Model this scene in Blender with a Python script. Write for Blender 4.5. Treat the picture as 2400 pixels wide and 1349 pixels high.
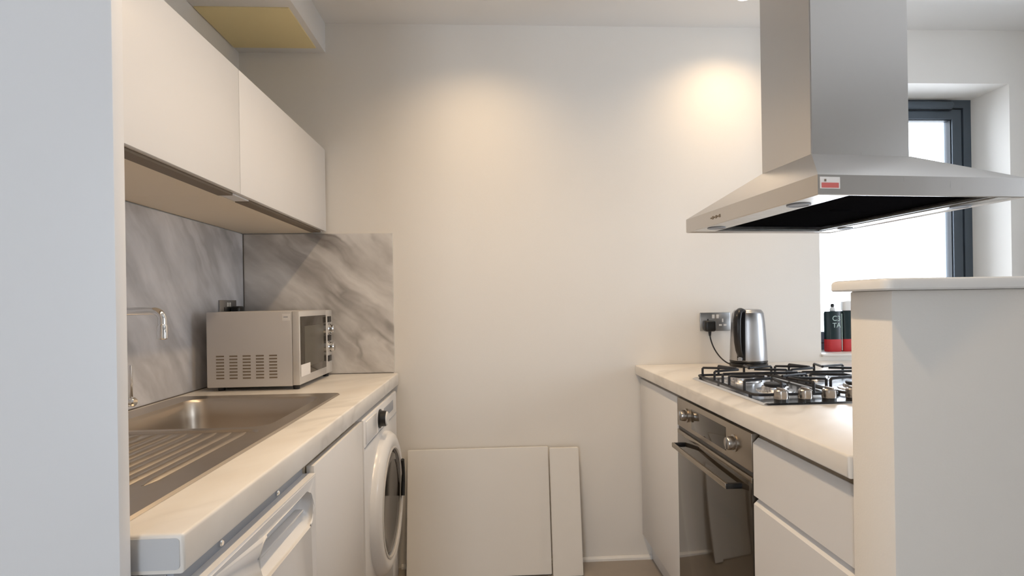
import bpy, bmesh, math, random
from mathutils import Vector, Matrix

for o in list(bpy.data.objects):
    bpy.data.objects.remove(o, do_unlink=True)
scene = bpy.context.scene
C = scene.collection
PI = math.pi
R = math.radians

# ------------------------------------------------------------------ camera
cam_d = bpy.data.cameras.new('camera')
cam = bpy.data.objects.new('camera', cam_d)
C.objects.link(cam)
YAW, ROLL = R(3.0), 0.0155
cy_, sy_ = math.cos(YAW), math.sin(YAW)
right = Vector((cy_, -sy_, 0)); fwd = Vector((sy_, cy_, 0)); up = Vector((0, 0, 1))
e1 = right * math.cos(ROLL) - up * math.sin(ROLL)
e2 = right * math.sin(ROLL) + up * math.cos(ROLL)
m = Matrix((e1, e2, -fwd)).transposed().to_4x4()
m.translation = Vector((0, 0, 1.22))
cam.matrix_world = m
cam_d.sensor_fit = 'HORIZONTAL'
cam_d.sensor_width = 36.0
cam_d.lens = 36.0 * 1289.0 / 2400.0
cam_d.shift_x = (1200 - 1217.55) / 2400.0
cam_d.shift_y = (709.95 - 674.5) / 2400.0
cam_d.clip_start = 0.02
scene.camera = cam

# ------------------------------------------------------------------ sky
world = bpy.data.worlds.new('world')
scene.world = world
world.use_nodes = True
wn = world.node_tree.nodes
bgn = wn.get('Background') or wn.new('ShaderNodeBackground')
bgn.inputs['Color'].default_value = (0.87, 0.90, 1.0, 1)
bgn.inputs['Strength'].default_value = 8.2

# portals tell the renderer where the daylight comes in (they emit nothing themselves)
def portal(name, loc, rot, sx, sy):
    d = bpy.data.lights.new(name, 'AREA')
    d.shape = 'RECTANGLE'; d.size = sx; d.size_y = sy
    d.cycles.is_portal = True
    o = bpy.data.objects.new(name, d)
    o.location = loc; o.rotation_euler = rot
    C.objects.link(o)
portal('daylight_portal', (2.07, 2.87, 1.59), (R(-90), 0, 0), 0.98, 1.32)
portal('daylight_portal', (3.46, 1.15, 1.35), (R(90), 0, R(90)), 1.3, 2.1)
portal('daylight_portal', (-0.725, -1.66, 1.25), (R(90), 0, 0), 0.65, 2.2)

# ------------------------------------------------------------------ exposure
vs = scene.view_settings
vs.view_transform = 'Standard'
vs.look = 'None'
vs.exposure = 0.14
vs.gamma = 1.0
vs.use_curve_mapping = False

SPOT_W = 30.0
SPOT_COL = (1.0, 0.72, 0.43)

# ================================================================== helpers
def srgb(r, g, b):
    def f(c):
        c /= 255.0
        return c / 12.92 if c <= 0.04045 else ((c + 0.055) / 1.055) ** 2.4
    return (f(r), f(g), f(b), 1.0)

class MB:
    """collects shapes in one bmesh"""
    def __init__(self):
        self.bm = bmesh.new()

    def box(self, x0, x1, y0, y1, z0, z1, bev=0.0, seg=2, mi=0):
        bm = self.bm
        r = bmesh.ops.create_cube(bm, size=1.0)
        vs_ = r['verts']
        for v in vs_:
            v.co = Vector((x0 + (v.co.x + .5) * (x1 - x0), y0 + (v.co.y + .5) * (y1 - y0), z0 + (v.co.z + .5) * (z1 - z0)))
        es = set(); fs = set()
        for v in vs_:
            es.update(v.link_edges); fs.update(v.link_faces)
        for f in fs: f.material_index = mi
        if bev > 0:
            bmesh.ops.bevel(bm, geom=list(es), offset=bev, segments=seg, affect='EDGES', profile=0.5)
        return self

    def prism(self, pts, axis, a, b, mi=0):
        """extrude polygon pts (2D) along axis from a to b; 2D coords are the other two axes in order"""
        bm = self.bm
        def P(p, t):
            if axis == 'x': return Vector((t, p[0], p[1]))
            if axis == 'y': return Vector((p[0], t, p[1]))
            return Vector((p[0], p[1], t))
        A = [bm.verts.new(P(p, a)) for p in pts]
        B = [bm.verts.new(P(p, b)) for p in pts]
        n = len(pts)
        fs = [bm.faces.new(A), bm.faces.new(B[::-1])]
        for i in range(n):
            fs.append(bm.faces.new((A[i], B[i], B[(i + 1) % n], A[(i + 1) % n])))
        for f in fs: f.material_index = mi
        return self

    def loft(self, loops, cap0=True, cap1=True, mi=0):
        """loops: list of equal length lists of 3D points"""
        bm = self.bm
        L = [[bm.verts.new(Vector(p)) for p in lp] for lp in loops]
        n = len(L[0]); fs = []
        for k in range(len(L) - 1):
            for i in range(n):
                fs.append(bm.faces.new((L[k][i], L[k][(i + 1) % n], L[k + 1][(i + 1) % n], L[k + 1][i])))
        if cap0: fs.append(bm.faces.new(L[0][::-1]))
        if cap1: fs.append(bm.faces.new(L[-1]))
        for f in fs: f.material_index = mi
        return L

    def lathe(self, prof, origin=(0, 0, 0), axis='z', n=32, mi=0, cap0=True, cap1=True):
        """prof: (radius, height) pairs"""
        ox, oy, oz = origin
        loops = []
        for r, h in prof:
            r = max(r, 1e-5)
            lp = []
            for i in range(n):
                a = 2 * PI * i / n
                c, s = r * math.cos(a), r * math.sin(a)
                if axis == 'z': lp.append((ox + c, oy + s, oz + h))
                elif axis == 'x': lp.append((ox + h, oy + c, oz + s))
                else: lp.append((ox + c, oy + h, oz + s))
            loops.append(lp)
        self.loft(loops, cap0, cap1, mi)
        return self

    def tube(self, path, r, n=10, mi=0, cap=True):
        path = [Vector(p) for p in path]
        rs = r if isinstance(r, (list, tuple)) else [r] * len(path)
        t0 = (path[1] - path[0]).normalized()
        ref = Vector((0, 0, 1)) if abs(t0.z) < 0.9 else Vector((1, 0, 0))
        nrm = t0.cross(ref).normalized()
        loops = []
        for i, p in enumerate(path):
            if i == 0: t = path[1] - path[0]
            elif i == len(path) - 1: t = path[-1] - path[-2]
            else: t = (path[i + 1] - path[i]).normalized() + (path[i] - path[i - 1]).normalized()
            t.normalize()
            nrm = (nrm - t * nrm.dot(t)).normalized()
            bn = t.cross(nrm)
            loops.append([p + nrm * (rs[i] * math.cos(2 * PI * k / n)) + bn * (rs[i] * math.sin(2 * PI * k / n)) for k in range(n)])
        self.loft(loops, cap, cap, mi)
        return self

    def holed_plate(self, outer, holes, z0, z1, mi=0):
        """flat plate between z0 and z1, outer loop and holes are 2D loops"""
        bm = self.bm
        tops, bots = [], []
        for lp in [outer] + holes:
            t = [bm.verts.new((p[0], p[1], z1)) for p in lp]
            b = [bm.verts.new((p[0], p[1], z0)) for p in lp]
            tops.append(t); bots.append(b)
            n = len(lp)
            for i in range(n):
                bm.faces.new((t[i], t[(i + 1) % n], b[(i + 1) % n], b[i])).material_index = mi
        for grp in (tops, bots):
            es = []
            for lp in grp:
                for i in range(len(lp)):
                    e = bm.edges.get((lp[i], lp[(i + 1) % len(lp)]))
                    es.append(e)
            bmesh.ops.triangle_fill(bm, use_beauty=True, use_dissolve=False, edges=es)
        return self

    def rotate(self, mat):
        bmesh.ops.transform(self.bm, matrix=mat, verts=self.bm.verts[:])
        return self

    def build(self, name, mats, parent=None, origin=None, smooth=35, fix=True):
        bm = self.bm
        if fix: bmesh.ops.recalc_face_normals(bm, faces=bm.faces[:])
        me = bpy.data.meshes.new(name)
        off = None
        if parent is not None and origin is None: off = parent.get('_o')
        if origin is not None: off = origin
        if off is not None:
            bmesh.ops.translate(bm, vec=-Vector(off), verts=bm.verts[:])
        bm.to_mesh(me); bm.free()
        if not isinstance(mats, (list, tuple)): mats = [mats]
        for mm in mats: me.materials.append(mm)
        if smooth:
            me.shade_smooth(); me.set_sharp_from_angle(angle=R(smooth))
        o = bpy.data.objects.new(name, me)
        C.objects.link(o)
        if parent is not None:
            o.parent = parent
            if parent.get('_o') is not None: o['_o'] = parent['_o']
        elif origin is not None:
            o.location = origin
        if parent is None and origin is not None: o['_o'] = list(origin)
        return o

def B(*a, **k): return MB().box(*a, **k)

def rrect(x0, x1, y0, y1, r, n=5):
    pts = []
    for cx, cy, a0 in ((x1 - r, y1 - r, 0), (x0 + r, y1 - r, 90), (x0 + r, y0 + r, 180), (x1 - r, y0 + r, 270)):
        for k in range(n + 1):
            a = R(a0 + 90.0 * k / n)
            pts.append((cx + r * math.cos(a), cy + r * math.sin(a)))
    return pts

def tag(o, label, cat, group=None, kind=None):
    if label: o['label'] = label
    if cat: o['category'] = cat
    if group: o['group'] = group
    if kind: o['kind'] = kind
    return o

def thing(name, label, cat, base=(0, 0, 0), group=None, rotz=0.0, local=False):
    o = bpy.data.objects.new(name, None)
    o.empty_display_size = 0.05
    C.objects.link(o)
    o.location = base
    o.rotation_euler = (0, 0, rotz)
    o['_o'] = [0, 0, 0] if local else list(base)
    return tag(o, label, cat, group)

def struct(o):
    o['kind'] = 'structure'
    return o

# ================================================================== materials
def new_mat(name):
    mt = bpy.data.materials.new(name)
    mt.use_nodes = True
    nt = mt.node_tree
    p = nt.nodes.get('Principled BSDF')
    return mt, nt, p

def mat(name, col, rough=0.5, metal=0.0, var=0.03, scale=8.0, bump=0.0, bscale=200.0, coat=0.0, stretch=None, spec=None):
    mt, nt, p = new_mat(name)
    N = nt.nodes; L = nt.links
    tc = N.new('ShaderNodeTexCoord')
    mp = N.new('ShaderNodeMapping')
    L.new(tc.outputs['Object'], mp.inputs['Vector'])
    if stretch: mp.inputs['Scale'].default_value = stretch
    nz = N.new('ShaderNodeTexNoise'); nz.inputs['Scale'].default_value = scale; nz.inputs['Detail'].default_value = 4
    L.new(mp.outputs['Vector'], nz.inputs['Vector'])
    hsv = N.new('ShaderNodeHueSaturation')
    hsv.inputs['Color'].default_value = col
    mr = N.new('ShaderNodeMapRange')
    mr.inputs['To Min'].default_value = 1 - var; mr.inputs['To Max'].default_value = 1 + var
    L.new(nz.outputs['Fac'], mr.inputs['Value'])
    L.new(mr.outputs['Result'], hsv.inputs['Value'])
    L.new(hsv.outputs['Color'], p.inputs['Base Color'])
    p.inputs['Roughness'].default_value = rough
    p.inputs['Metallic'].default_value = metal
    if spec is not None: p.inputs['Specular IOR Level'].default_value = spec
    if coat: 
        p.inputs['Coat Weight'].default_value = coat
        p.inputs['Coat Roughness'].default_value = 0.08
    if bump:
        n2 = N.new('ShaderNodeTexNoise'); n2.inputs['Scale'].default_value = bscale; n2.inputs['Detail'].default_value = 3
        L.new(mp.outputs['Vector'], n2.inputs['Vector'])
        bp = N.new('ShaderNodeBump'); bp.inputs['Strength'].default_value = bump; bp.inputs['Distance'].default_value = 0.002
        L.new(n2.outputs['Fac'], bp.inputs['Height'])
        L.new(bp.outputs['Normal'], p.inputs['Normal'])
    return mt

def steel(name, col=(0.62, 0.60, 0.57, 1), rough=0.3, stretch=(1, 60, 60), aniso=0.4, var=0.05):
    mt, nt, p = new_mat(name)
    N = nt.nodes; L = nt.links
    tc = N.new('ShaderNodeTexCoord'); mp = N.new('ShaderNodeMapping')
    mp.inputs['Scale'].default_value = stretch
    L.new(tc.outputs['Object'], mp.inputs['Vector'])
    nz = N.new('ShaderNodeTexNoise'); nz.inputs['Scale'].default_value = 12; nz.inputs['Detail'].default_value = 3
    L.new(mp.outputs['Vector'], nz.inputs['Vector'])
    mr = N.new('ShaderNodeMapRange'); mr.inputs['To Min'].default_value = rough - var; mr.inputs['To Max'].default_value = rough + var
    L.new(nz.outputs['Fac'], mr.inputs['Value'])
    L.new(mr.outputs['Result'], p.inputs['Roughness'])
    p.inputs['Base Color'].default_value = col
    p.inputs['Metallic'].default_value = 1.0
    p.inputs['Anisotropic'].default_value = aniso
    return mt

def marble(name, base, vein, light, rot, amount=1.0, rough=0.25, scale=1.0, across=3.6, along=0.8, axis=0):
    """grey marble print with soft diagonal veins; rot turns object space so the veins run along local x"""
    mt, nt, p = new_mat(name)
    N = nt.nodes; L = nt.links
    tc = N.new('ShaderNodeTexCoord'); mp = N.new('ShaderNodeMapping')
    mp.vector_type = 'TEXTURE'
    mp.inputs['Rotation'].default_value = rot
    L.new(tc.outputs['Object'], mp.inputs['Vector'])
    # gentle warp
    wz = N.new('ShaderNodeTexNoise'); wz.inputs['Scale'].default_value = 3.0 * scale; wz.inputs['Detail'].default_value = 4
    L.new(mp.outputs['Vector'], wz.inputs['Vector'])
    sub = N.new('ShaderNodeVectorMath'); sub.operation = 'SUBTRACT'; sub.inputs[1].default_value = (.5, .5, .5)
    L.new(wz.outputs['Color'], sub.inputs[0])
    sc = N.new('ShaderNodeVectorMath'); sc.operation = 'SCALE'; sc.inputs['Scale'].default_value = 0.16
    L.new(sub.outputs['Vector'], sc.inputs[0])
    ad = N.new('ShaderNodeVectorMath'); ad.operation = 'ADD'
    L.new(mp.outputs['Vector'], ad.inputs[0]); L.new(sc.outputs['Vector'], ad.inputs[1])
    st = N.new('ShaderNodeVectorMath'); st.operation = 'MULTIPLY'; st.inputs[1].default_value = tuple(along if i == axis else across for i in range(3))
    L.new(ad.outputs['Vector'], st.inputs[0])
    # broad tone
    n1 = N.new('ShaderNodeTexNoise'); n1.inputs['Scale'].default_value = 2.2 * scale; n1.inputs['Detail'].default_value = 5
    L.new(st.outputs['Vector'], n1.inputs['Vector'])
    r1 = N.new('ShaderNodeValToRGB')
    r1.color_ramp.elements[0].position = 0.36; r1.color_ramp.elements[0].color = base
    r1.color_ramp.elements[1].position = 0.66; r1.color_ramp.elements[1].color = light
    L.new(n1.outputs['Fac'], r1.inputs['Fac'])
    # thin veins: ridge of another noise
    n2 = N.new('ShaderNodeTexNoise'); n2.inputs['Scale'].default_value = 1.6 * scale; n2.inputs['Detail'].default_value = 3; n2.inputs['Roughness'].default_value = 0.55
    ofs = N.new('ShaderNodeVectorMath'); ofs.operation = 'ADD'; ofs.inputs[1].default_value = (7.3, 2.1, 4.4)
    L.new(st.outputs['Vector'], ofs.inputs[0]); L.new(ofs.outputs['Vector'], n2.inputs['Vector'])
    m1 = N.new('ShaderNodeMath'); m1.operation = 'SUBTRACT'; m1.inputs[1].default_value = 0.5
    L.new(n2.outputs['Fac'], m1.inputs[0])
    m2 = N.new('ShaderNodeMath'); m2.operation = 'ABSOLUTE'; L.new(m1.outputs[0], m2.inputs[0])
    r2 = N.new('ShaderNodeMapRange'); r2.inputs['From Min'].default_value = 0.0; r2.inputs['From Max'].default_value = 0.06
    r2.inputs['To Min'].default_value = 1.0 * amount; r2.inputs['To Max'].default_value = 0.0
    L.new(m2.outputs[0], r2.inputs['Value'])
    n3 = N.new('ShaderNodeTexNoise'); n3.inputs['Scale'].default_value = 2.5 * scale
    L.new(mp.outputs['Vector'], n3.inputs['Vector'])
    r3 = N.new('ShaderNodeMapRange'); r3.inputs['From Min'].default_value = 0.4; r3.inputs['From Max'].default_value = 0.62
    L.new(n3.outputs['Fac'], r3.inputs['Value'])
    mu = N.new('ShaderNodeMath'); mu.operation = 'MULTIPLY'
    L.new(r2.outputs['Result'], mu.inputs[0]); L.new(r3.outputs['Result'], mu.inputs[1])
    mx = N.new('ShaderNodeMix'); mx.data_type = 'RGBA'
    L.new(mu.outputs[0], mx.inputs['Factor'])
    L.new(r1.outputs['Color'], mx.inputs['A'])
    mx.inputs['B'].default_value = vein
    L.new(mx.outputs['Result'], p.inputs['Base Color'])
    p.inputs['Roughness'].default_value = rough
    return mt

def emit(name, col, s):
    mt, nt, p = new_mat(name)
    p.inputs['Base Color'].default_value = (0.9, 0.9, 0.9, 1)
    p.inputs['Emission Color'].default_value = col
    p.inputs['Emission Strength'].default_value = s
    return mt

def pane_mat(name):
    mt = bpy.data.materials.new(name); mt.use_nodes = True
    nt = mt.node_tree; nt.nodes.clear()
    out = nt.nodes.new('ShaderNodeOutputMaterial')
    tr = nt.nodes.new('ShaderNodeBsdfTransparent'); tr.inputs['Color'].default_value = (0.95, 0.98, 0.98, 1)
    gl = nt.nodes.new('ShaderNodeBsdfGlossy'); gl.inputs['Roughness'].default_value = 0.02
    fr = nt.nodes.new('ShaderNodeFresnel'); fr.inputs['IOR'].default_value = 1.3
    mx = nt.nodes.new('ShaderNodeMixShader')
    nt.links.new(fr.outputs['Fac'], mx.inputs['Fac'])
    nt.links.new(tr.outputs[0], mx.inputs[1]); nt.links.new(gl.outputs[0], mx.inputs[2])
    nt.links.new(mx.outputs[0], out.inputs['Surface'])
    return mt

M = {}
M['wall'] = mat('wall_paint', (0.845, 0.815, 0.77, 1), 0.75, var=0.012, scale=3, bump=0.12, bscale=260)
M['ceil'] = mat('ceiling_paint', (0.85, 0.84, 0.825, 1), 0.8, var=0.01, scale=3, bump=0.08, bscale=200)
M['floor'] = mat('floor_vinyl', (0.34, 0.30, 0.26, 1), 0.35, var=0.08, scale=14, bump=0.05, bscale=120)
M['cab'] = mat('cabinet_white_satin', (0.80, 0.79, 0.785, 1), 0.32, var=0.008, scale=2)
M['panel'] = mat('end_panel_white', (0.80, 0.80, 0.81, 1), 0.4, var=0.008, scale=2)
M['carcass'] = mat('carcass_cream', (0.86, 0.76, 0.61, 1), 0.5, var=0.01)
M['groove'] = mat('shade_and_mark_taupe', (0.20, 0.155, 0.11, 1), 0.5, var=0.03)  # dark tone holding the cabinet groove's shade; also used for slots and marks
M['appl'] = mat('appliance_white_enamel', (0.82, 0.82, 0.83, 1), 0.22, var=0.006, scale=3)
M['appl_grey'] = mat('appliance_grey_plastic', (0.34, 0.36, 0.40, 1), 0.5)
M['marble'] = marble('splashback_marble_side', srgb(190, 190, 193), srgb(148, 147, 148), srgb(236, 236, 240), (R(-52), 0, 0), amount=0.6, axis=1)
M['marble_b'] = marble('splashback_marble_back', srgb(186, 182, 179), srgb(128, 123, 119), srgb(244, 242, 240), (0, R(38), 0), amount=0.85)
M['top'] = marble('worktop_pale_marble', srgb(228, 222, 214), srgb(178, 172, 164), srgb(238, 234, 228), (0, 0, R(50)), amount=0.35, rough=0.3, scale=0.8)
M['top_end'] = mat('worktop_end_strip', srgb(205, 206, 208), 0.35)
M['steel'] = steel('brushed_steel', (0.60, 0.585, 0.565, 1), 0.28, (1, 60, 60))
M['steel_v'] = steel('brushed_steel_hood', (0.60, 0.58, 0.56, 1), 0.30, (40, 40, 1.0), 0.3)
M['sink'] = steel('sink_steel', (0.55, 0.485, 0.41, 1), 0.34, (2, 2, 2), 0.0, 0.05)
M['knob'] = steel('knob_steel', (0.40, 0.37, 0.34, 1), 0.22, (1, 1, 1), 0.0, 0.03)
M['kettle'] = steel('kettle_steel', (0.52, 0.52, 0.53, 1), 0.33, (60, 60, 1), 0.2, 0.04)
M['chrome'] = steel('chrome', (0.85, 0.85, 0.85, 1), 0.08, (1, 1, 1), 0.0, 0.01)
M['hobsteel'] = steel('hob_steel', (0.72, 0.72, 0.73, 1), 0.20, (1, 30, 30), 0.2)
M['ovensteel'] = steel('oven_steel', (0.42, 0.37, 0.31, 1), 0.30, (60, 1, 60), 0.3)
M['mwsilver'] = mat('microwave_silver_paint', (0.60, 0.58, 0.57, 1), 0.38, metal=0.1, var=0.01)
M['mwfront'] = mat('microwave_front_silver', (0.64, 0.62, 0.60, 1), 0.3, metal=0.2, var=0.01)
M['black'] = mat('black_plastic', (0.012, 0.012, 0.013, 1), 0.3, var=0.1)
M['iron'] = mat('black_enamel_iron', (0.010, 0.010, 0.013, 1), 0.4, var=0.1, bump=0.1, bscale=300)
M['filter'] = mat('dark_filter_mesh', (0.006, 0.006, 0.007, 1), 0.9, spec=0.0, var=0.25, scale=120, bump=0.5, bscale=400)
M['filteredge'] = mat('filter_edge_grey', (0.20, 0.20, 0.19, 1), 0.4, metal=0.6, var=0.5, scale=60)
M['darkglass'] = mat('dark_oven_glass', (0.035, 0.027, 0.019, 1), 0.06, var=0.02, spec=0.9)
M['mwglass'] = mat('microwave_window_glass', (0.045, 0.036, 0.026, 1), 0.10, var=0.05)
M['mwmesh'] = mat('microwave_window_mesh', (0.11, 0.10, 0.08, 1), 0.3, var=0.1, scale=200)
M['portglass'] = mat('porthole_dark_glass', (0.02, 0.015, 0.012, 1), 0.12, var=0.05, spec=0.25)
M['alu'] = mat('window_grey_aluminium', (0.085, 0.11, 0.14, 1), 0.35, metal=0.2, var=0.03)
M['alu_dk'] = mat('window_gasket_dark', (0.012, 0.016, 0.022, 1), 0.5)
M['pane'] = pane_mat('window_pane_glass')
M['white'] = mat('white_gloss_paint', (0.84, 0.83, 0.81, 1), 0.28, var=0.008)
M['board'] = mat('white_melamine_board', (0.79, 0.765, 0.725, 1), 0.45, var=0.01)
M['hatch'] = mat('cream_yellow_hatch_panel', srgb(245, 229, 178), 0.6, var=0.03, scale=5)
M['sticker'] = mat('white_paper_sticker', (0.85, 0.83, 0.82, 1), 0.6)
M['red'] = mat('red_print', srgb(196, 40, 44), 0.45)
M['pinkred'] = mat('red_sticker_band', srgb(214, 110, 105), 0.5)
M['botblack'] = mat('dark_green_black_bottle', (0.010, 0.024, 0.026, 1), 0.22)
M['print'] = mat('pale_green_print', srgb(185, 205, 198), 0.5)
M['socket'] = steel('socket_plate_steel', (0.42, 0.42, 0.42, 1), 0.3, (1, 1, 1), 0.0)
M['ivory'] = mat('white_switch_plastic', (0.78, 0.77, 0.75, 1), 0.35)
M['bulb'] = emit('downlight_lens_glow', (1.0, 0.86, 0.68, 1), 14.0)
M['seal'] = mat('dark_sealant_line', (0.13, 0.115, 0.10, 1), 0.6)

# ================================================================== structure
XL, XR, YB, YR, ZC = -1.133, 3.40, 2.578, -1.60, 2.523
WX0, WX1, WZ0, WZ1 = 1.592, 2.566, 0.940, 2.262     # window opening in the back wall
T = 0.30

struct(B(XL - T, XR + T, YR - T, YB + T, -0.12, 0.0).build('floor', M['floor'], origin=(0, 0, 0), smooth=0))
struct(B(XL - T, XR + T, YR - T, YB + T, ZC, ZC + 0.15).build('ceiling', M['ceil'], origin=(0, 0, ZC), smooth=0))
struct(B(XL - T, XL, YR, YB, 0, ZC).build('wall_left', M['wall'], origin=(XL, 0, 0), smooth=0))

def wall_with_hole(name, x0, x1, y0, y1, hx0, hx1, hz0, hz1, origin):
    # a wall slab across x with one opening, made as one holed plate turned upright
    mb = MB()
    mb.holed_plate([(x0, 0), (x1, 0), (x1, ZC), (x0, ZC)], [[(hx0, hz0), (hx1, hz0), (hx1, hz1), (hx0, hz1)]], y0, y1)
    # plate lies in xy with thickness along z -> swap y and z
    for v in mb.bm.verts:
        v.co = Vector((v.co.x, v.co.z, v.co.y))
    return struct(mb.build(name, M['wall'], origin=origin, smooth=0))
wall_with_hole('wall_back', XL - T, XR + T, YB, YB + T, WX0, WX1, WZ0, WZ1, (0, YB, 0))
RX0, RX1, RZ0, RZ1 = -1.05, -0.40, 0.15, 2.35
wall_with_hole('wall_rear', XL - T, XR + T, YR - T, YR, RX0, RX1, RZ0, RZ1, (0, YR, 0))

# right wall of the open room; its unseen window is added for daylight
SY0_, SY1_, SZ0_, SZ1_ = 0.50, 1.80, 0.30, 2.40
mb = MB()
mb.holed_plate([(YR, 0), (YB, 0), (YB, ZC), (YR, ZC)], [[(SY0_, SZ0_), (SY1_, SZ0_), (SY1_, SZ1_), (SY0_, SZ1_)]], XR, XR + T)
for v in mb.bm.verts: v.co = Vector((v.co.z, v.co.x, v.co.y))
struct(mb.build('wall_right', M['wall'], origin=(XR, 0, 0), smooth=0))

# low half wall at the end of the right-hand worktop, with a rounded cap
hw = struct(B(0.688, 2.30, 0.910, 1.020, 0, 1.232, bev=0.003).build('wall_half', M['wall'], origin=(1.5, 0.965, 0)))
mb = MB()
CX0, CX1, CY0, CY1 = 0.658, 2.33, 0.884, 1.042
def capring(ins, z):
    return [(x, y, z) for x, y in rrect(CX0 + ins, CX1 - ins, CY0 + ins, CY1 - ins, 0.016, 5)]
mb.loft([capring(0.002, 1.2322), capring(0, 1.235), capring(0, 1.246), capring(0.002, 1.2505), capring(0.006, 1.2525)])
mb.build('cap', M['white'], parent=hw)

# boxed-in soffit over the left units, with a cream panel let into its underside
sf = struct(B(XL, -0.742, 0.775, YB, 2.385, ZC, bev=0.002).build('ceiling_soffit', M['ceil'], origin=(-0.93, 1.68, 2.385)))
hp = B(-1.128, -0.768, 2.185, 2.520, 2.380, 2.386, bev=0.001).build('access_panel', M['hatch'], parent=sf)
hp['label'] = 'cream yellow panel in the soffit underside'

bb = struct(MB().prism([(YB - 0.001, 0.0), (YB - 0.014, 0.0), (YB - 0.013, 0.010), (YB - 0.006, 0.018), (YB - 0.001, 0.019)], 'x', -0.43, 0.745).build('baseboard_back', M['white'], origin=(0, YB, 0)))

# window in the back wall
def window(name, x0, x1, z0, z1, yi, depth, label_dir=1, mull=False, vent=True):
    w = struct(thing(name, None, None, (0.5 * (x0 + x1), yi, z0)))
    d = label_dir
    y0, y1 = (yi, yi + depth) if d > 0 else (yi - depth, yi)
    def ring(nm, a0, a1, c0, c1, wd, ya, yb, mt, bev=0.002):
        mb = MB()
        mb.holed_plate([(a0, c0), (a1, c0), (a1, c1), (a0, c1)], [[(a0 + wd, c0 + wd), (a1 - wd, c0 + wd), (a1 - wd, c1 - wd), (a0 + wd, c1 - wd)]], ya, yb)
        for v in mb.bm.verts: v.co = Vector((v.co.x, v.co.z, v.co.y))
        return mb.build(nm, mt, parent=w, smooth=0)
    F = 0.042
    ring('frame', x0, x1, z0, z1, F, y0, y1, M['alu'])
    ring('gasket', x0 + F - 0.006, x1 - F + 0.006, z0 + F - 0.006, z1 - F + 0.006, 0.014, y0 + 0.012 if d > 0 else y0 + .004, y1 - 0.004 if d > 0 else y1 - .012, M['alu_dk'])
    s0 = F + 0.008
    yb0, yb1 = (y0 + 0.004, y1 - 0.01) if d > 0 else (y0 + 0.01, y1 - 0.004)
    ring('sash', x0 + s0, x1 - s0, z0 + s0, z1 - s0, 0.050, yb0, yb1, M['alu'])
    g0 = s0 + 0.050
    ring('glazing_bead', x0 + g0 - 0.002, x1 - g0 + 0.002, z0 + g0 - 0.002, z1 - g0 + 0.002, 0.006, yb0 + .01, yb1 - .01, M['alu_dk'])
    ym = 0.5 * (y0 + y1)
    B(x0 + g0 - .004, x1 - g0 + .004, ym - 0.004, ym + 0.004, z0 + g0 - .004, z1 - g0 + .004).build('pane', M['pane'], parent=w, smooth=0)
    if mull:
        xm = 0.5 * (x0 + x1)
        B(xm - 0.045, xm + 0.045, y0, y1, z0 + F, z1 - F, bev=0.002).build('mullion', M['alu'], parent=w)
    if vent:
        # slim trickle vent with rounded end along the head of the frame
        mb = MB()
        lp = rrect(x0 + 0.04, x1 - 0.105, z1 - 0.052, z1 - 0.012, 0.018, 5)
        mb.loft([[(a, y0 - 0.001, c) for a, c in lp], [(a, y0 - 0.016, c) for a, c in lp], [(x0 + .5 * (x1 - x0) + (a - x0 - .5 * (x1 - x0)) * .985, y0 - 0.021, z1 - .032 + (c - z1 + .032) * .7) for a, c in lp]])
        v = mb.build('trickle_vent', M['alu'], parent=w)
        lp2 = rrect(x0 + 0.035, x1 - 0.098, z1 - 0.058, z1 - 0.004, 0.022, 5)
        mb2 = MB(); mb2.loft([[(a, y0 + 0.001, c) for a, c in lp2], [(a, y0 - 0.004, c) for a, c in lp2]])
        mb2.build('vent_seal', M['alu_dk'], parent=w)
    return w
window('window_1', WX0, WX1, WZ0, WZ1, YB + 0.218, 0.07)
window('added_window_2', RX0, RX1, RZ0, RZ1, YR - 0.12, 0.07, label_dir=-1, mull=False, vent=False)  # unseen window added behind the camera to bring daylight onto the end panel

# added, unseen daylight window in the right wall: built facing the back wall, then turned a quarter
w3 = window('added_window_3', -0.65, 0.65, SZ0_, SZ1_, 0.0, 0.07, mull=True, vent=False)
w3.location = (XR + 0.12, 0.5 * (SY0_ + SY1_), SZ0_); w3.rotation_euler = (0, 0, R(-90))

sill = struct(B(WX0 + 0.001, WX1 - 0.001, YB - 0.012, YB + 0.217, WZ0 + 0.0005, WZ0 + 0.012, bev=0.004).build('trim_1', M['white'], origin=(2.08, YB + .1, WZ0)))

# ================================================================== tall end panel on the left
tag(B(XL + 0.002, -0.4935, 0.752, 0.7745, 0.0, ZC - 0.001, bev=0.0015).build('end_panel', M['panel'], origin=(-0.81, 0.763, 0)),
    'tall plain white end panel filling the left side of the picture', 'panel')

# ================================================================== left: splashback, worktop
ZL = 0.907
tag(B(XL + 0.001, XL + 0.010, 0.778, YB - 0.001, ZL + 0.001, 1.552).build('splashback', M['marble'], origin=(XL, 1.68, ZL), smooth=0),
    'grey marble splashback on the left wall behind the sink', 'splashback', 'marble splashbacks')
tag(B(XL + 0.011, -0.449, YB - 0.010, YB - 0.001, ZL + 0.001, 1.552).build('splashback', M['marble_b'], origin=(-.8, YB, ZL), smooth=0),
    'grey marble splashback on the back wall behind the microwave', 'splashback', 'marble splashbacks')
struct(B(XL + 0.0105, XL + 0.0135, YB - 0.0135, YB - 0.0105, ZL + 0.001, 1.552).build('trim_2', M['seal'], origin=(XL, YB, ZL), smooth=0))

# sink geometry
SX0, SX1, SY0, SY1 = -1.098, -0.537, 0.815, 1.994
BX0, BX1, BY0, BY1 = -1.020, -0.583, 1.452, 1.925

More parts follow.
